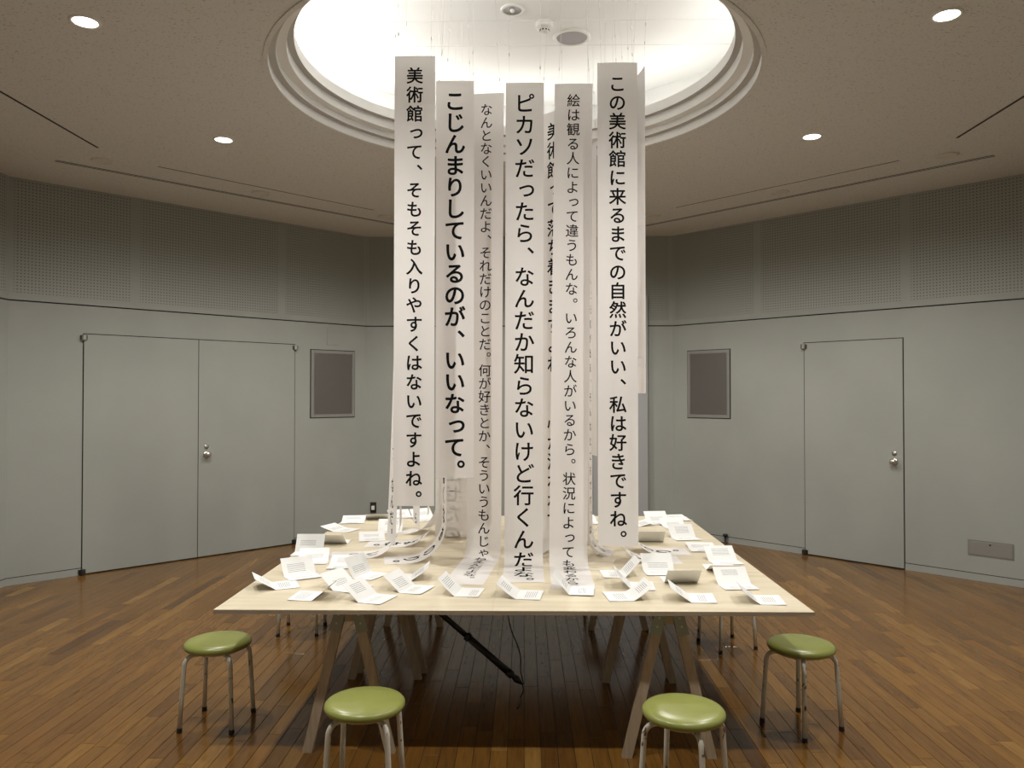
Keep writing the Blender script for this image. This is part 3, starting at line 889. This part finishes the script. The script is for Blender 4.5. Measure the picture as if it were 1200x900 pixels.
def card(px, py, phi, e, label, lift=0.0, curve=0.10):
    """px,py: middle of the fold on the table; phi: way the flat half points; e: lift of the other half"""
    p = on_z(px, py, TZ)
    root = empty('folded_card', (p.x, p.y, TZ + 0.0012 + lift), label, 'card', 'folded cards on the table', R(phi))

    def panel(name, sgn, ang, bend):
        n = 6; pts = [(0.0, 0.0)]; t = ang
        for i in range(n):
            tt_ = t + bend * (i / n - 0.2)
            pts.append((pts[-1][0] + math.cos(tt_) * CWD / n, max(0.0, pts[-1][1] + math.sin(tt_) * CWD / n)))
        bm = bmesh.new(); uvl = bm.loops.layers.uv.new('UVMap')
        top, bot = [], []
        for i, (x, z) in enumerate(pts):
            dx = pts[min(i + 1, n)][0] - pts[max(i - 1, 0)][0]; dz = pts[min(i + 1, n)][1] - pts[max(i - 1, 0)][1]
            l = math.hypot(dx, dz); nx, nz_ = -dz / l * CT, dx / l * CT
            top.append([bm.verts.new((sgn * (x + nx), s * CL / 2, z + nz_)) for s in (-1, 1)])
            bot.append([bm.verts.new((sgn * x, s * CL / 2, z)) for s in (-1, 1)])
        for i in range(n):
            for q, ring in enumerate((top, bot)):
                f = bm.faces.new((ring[i][0], ring[i + 1][0], ring[i + 1][1], ring[i][1]))
                inner = q == 0 and 0 < i < n - 1
                f.material_index = 0
                for l in f.loops:
                    l[uvl].uv = (0, 0)
        for i in range(n):
            for s in (0, 1):
                bm.faces.new((top[i][s], top[i + 1][s], bot[i + 1][s], bot[i][s]))
        bm.faces.new((top[n][0], top[n][1], bot[n][1], bot[n][0]))
        bmesh.ops.recalc_face_normals(bm, faces=bm.faces)
        pn = mesh_obj(name, bm, M_card, root, False)
        # printed block just above the panel
        bm = bmesh.new(); uvl = bm.loops.layers.uv.new('UVMap')
        y0, y1 = -CL * random.uniform(0.22, 0.36), CL * random.uniform(0.2, 0.36); rows = []
        for i in range(*random.choice(((1, 4), (2, 6), (1, 5), (2, 5), (3, 6)))):
            (x, z), l = pts[i], 1
            dx = pts[i + 1][0] - pts[i - 1][0]; dz = pts[i + 1][1] - pts[i - 1][1]; l = math.hypot(dx, dz)
            h = CT + 0.0004; nx, nz_ = -dz / l * h, dx / l * h
            rows.append([bm.verts.new((sgn * (x + nx), yy, z + nz_)) for yy in (y0, y1)])
        o1, o2 = random.random() * 9, random.random() * 9
        for i in range(len(rows) - 1):
            f = bm.faces.new((rows[i][0], rows[i + 1][0], rows[i + 1][1], rows[i][1]))
            co = [(i, 0), (i + 1, 0), (i + 1, 1), (i, 1)]
            for l, (ii, jj) in zip(f.loops, co): l[uvl].uv = (ii * CWD / n + o1, (y1 - y0) * jj + o2)
        mesh_obj('small_print', bm, M_print, pn, False)

    panel('flat_half', 1, 0.012, random.uniform(0.0, curve))
    panel('raised_half', -1, R(e), random.uniform(-0.1, 0.25))


CARDS = [
 (414, 611, -82, 14, 'white card lying almost flat at the back left corner of the table'),
 (399, 621, -22, 14, 'opened white card on the left edge near the back corner'),
 (362, 647, -88, 58, 'card standing up on the left table edge, face to the view'),
 (391, 637, 88, 38, 'card showing its shaded underside behind the one standing on the left edge'),
 (367, 657, -80, 24, 'card just in front of the standing one on the left edge'),
 (404, 662, -86, 18, 'wide open card in the left middle, end of a curled strip lying over it'),
 (352, 674, -58, 42, 'opened card above the left front corner, leaning back toward the left edge'),
 (321, 687, 24, 32, 'leftmost card, overhanging at the left front corner with its shaded underside showing'),
 (425, 674, -24, 60, 'steeply raised card in the left middle, flat half pointing right'),
 (404, 688, -28, 38, 'card behind the big tilted one at the left front, half raised'),
 (431, 701, -20, 42, 'tilted card at the front edge left, its raised half crossing the card behind'),
 (372, 699, 176, 38, 'card at the front left edge with its right half raised'),
 (477, 690, -18, 42, 'card at the front left of centre, raised half leaning left'),
 (482, 677, 184, 34, 'card just behind the left of centre front card, right wing lifted'),
 (537, 694, -8, 42, 'front row card below the thin lettered third strip'),
 (607, 697, -8, 34, 'front row card below the central strip'),
 (668, 693, -6, 48, 'front row card on the foot of the thin lettered right strip', 0.0035),
 (730, 673, 182, 48, 'card with its right half standing, in front of the right curled strips'),
 (772, 669, -88, 40, 'open card facing the view at the right middle, beside the curled strips'),
 (739, 687, -4, 46, 'card behind the front right of centre one, left half raised'),
 (738, 699, 186, 34, 'front edge card right of centre with its right half raised'),
 (798, 683, 92, 44, 'card at the right front showing its shaded underside to the view'),
 (808, 701, -6, 34, 'front edge card below the shaded underside one at right'),
 (887, 703, -6, 36, 'rightmost card, near the right front corner'),
 (846, 668, 88, 22, 'slightly open card tucked behind the large right one'),
 (861, 685, -86, 34, 'large open card near the right table edge, toward the front'),
 (823, 643, -92, 8, 'nearly closed flat card at the right, behind the open one on the edge'),
 (847, 657, -86, 36, 'open card on the right table edge, at mid depth'),
 (762, 635, 90, 42, 'card with shaded underside just right of the tall right strip'),
 (801, 630, -82, 40, 'open card near the right edge, toward the back'),
 (790, 617, -84, 22, 'card overlapped by its neighbour near the back right edge'),
 (771, 612, -82, 36, 'card at the back right corner, raised face to the view'),
 (793, 608, -80, 8, 'flat card lying at the very back right corner'),
 (746, 615, 190, 14, 'half hidden card right behind the tall right strip'),
 (436, 631, -78, 10, 'flat card at the back left, behind the left edge-on strip'),
 (457, 622, -84, 36, 'card with raised face at the back left, seen past the edge-on strip'),
 (442, 608, 100, 26, 'shaded card at the back left between two open ones'),
 (469, 605, -70, 18, 'card at the back edge seen under the far left strip'),
 (497, 608, -60, 34, 'raised card at the back edge, left of the wide curling strip'),
 (687, 612, -80, 20, 'back edge card glimpsed between the two right strips'),
]
for c in CARDS: card(*c)

# ------------------------------------------------------------------ pole and cord under the table
def at_y(px, py, y):
    v = ray(px, py); t = y / v.y
    return Vector((v.x * t, y, CAM_H + v.z * t))
A = at_y(474, 682, 4.25); B = at_y(595, 787, 4.12); Cc = at_y(608, 798, 4.10); D = at_y(604, 795, 4.1)
o = empty('support_pole', (B.x, B.y, 0), 'thin black tube slanting down under the table between the trestles', 'pole')
inv = Matrix.Translation(-o.location)
mid = A.lerp(B, 0.62)
A2 = A.lerp(B, 0.02)
bm = bmesh.new(); tube(bm, [A2, mid], 0.015, 14); mesh_obj('upper_tube', bm, M_black, o, True, inv)
bm = bmesh.new(); tube(bm, [mid, B], 0.0185, 14); mesh_obj('lower_tube', bm, M_black, o, True, inv)
bm = bmesh.new(); d = (B - A).normalized(); tube(bm, [mid - d * 0.012, mid + d * 0.012], 0.024, 14); mesh_obj('clamp_ring', bm, M_black, o, False, inv)
bm = bmesh.new(); tube(bm, [B, B + d * 0.03, B + d * 0.035, B + d * 0.06, B + d * 0.10], [0.021, 0.021, 0.012, 0.020, 0.004], 14); mesh_obj('end_plug', bm, M_black, o, True, inv)
E_ = B + d * 0.10
E0 = at_y(596, 700, 4.25)
pts = [E0, at_y(595, 717, 4.25), at_y(599, 738, 4.2), at_y(606, 755, 4.18), at_y(610, 770, 4.15), at_y(610, 785, 4.12), E_ + Vector((0.004, 0, 0.01)), E_]
fl = on_z(610, 817, 0.004)
pts2 = [E_, E_ * 0.5 + fl * 0.5 + Vector((0.01, 0, 0.0)), fl, on_z(609, 824, 0.004), on_z(606, 830, 0.004)]


def smooth_pts(p, n=5):
    out = []
    for i in range(len(p) - 1):
        a, b_, c, d_ = p[max(i - 1, 0)], p[i], p[i + 1], p[min(i + 2, len(p) - 1)]
        for k in range(n):
            t = k / n
            out.append(0.5 * ((2 * b_) + (c - a) * t + (2 * a - 5 * b_ + 4 * c - d_) * t * t + (3 * b_ - a - 3 * c + d_) * t ** 3))
    out.append(p[-1]); return out


bm = bmesh.new(); tube(bm, smooth_pts(pts), 0.0032, 8)
tag(mesh_obj('power_cord', bm, M_black, o, True, inv), 'thin black cord hanging down to the tube tip')
bm = bmesh.new(); tube(bm, smooth_pts(pts2), 0.0032, 8)
tag(mesh_obj('power_cord', bm, M_black, o, True, inv), 'short black cord trailing onto the floor')
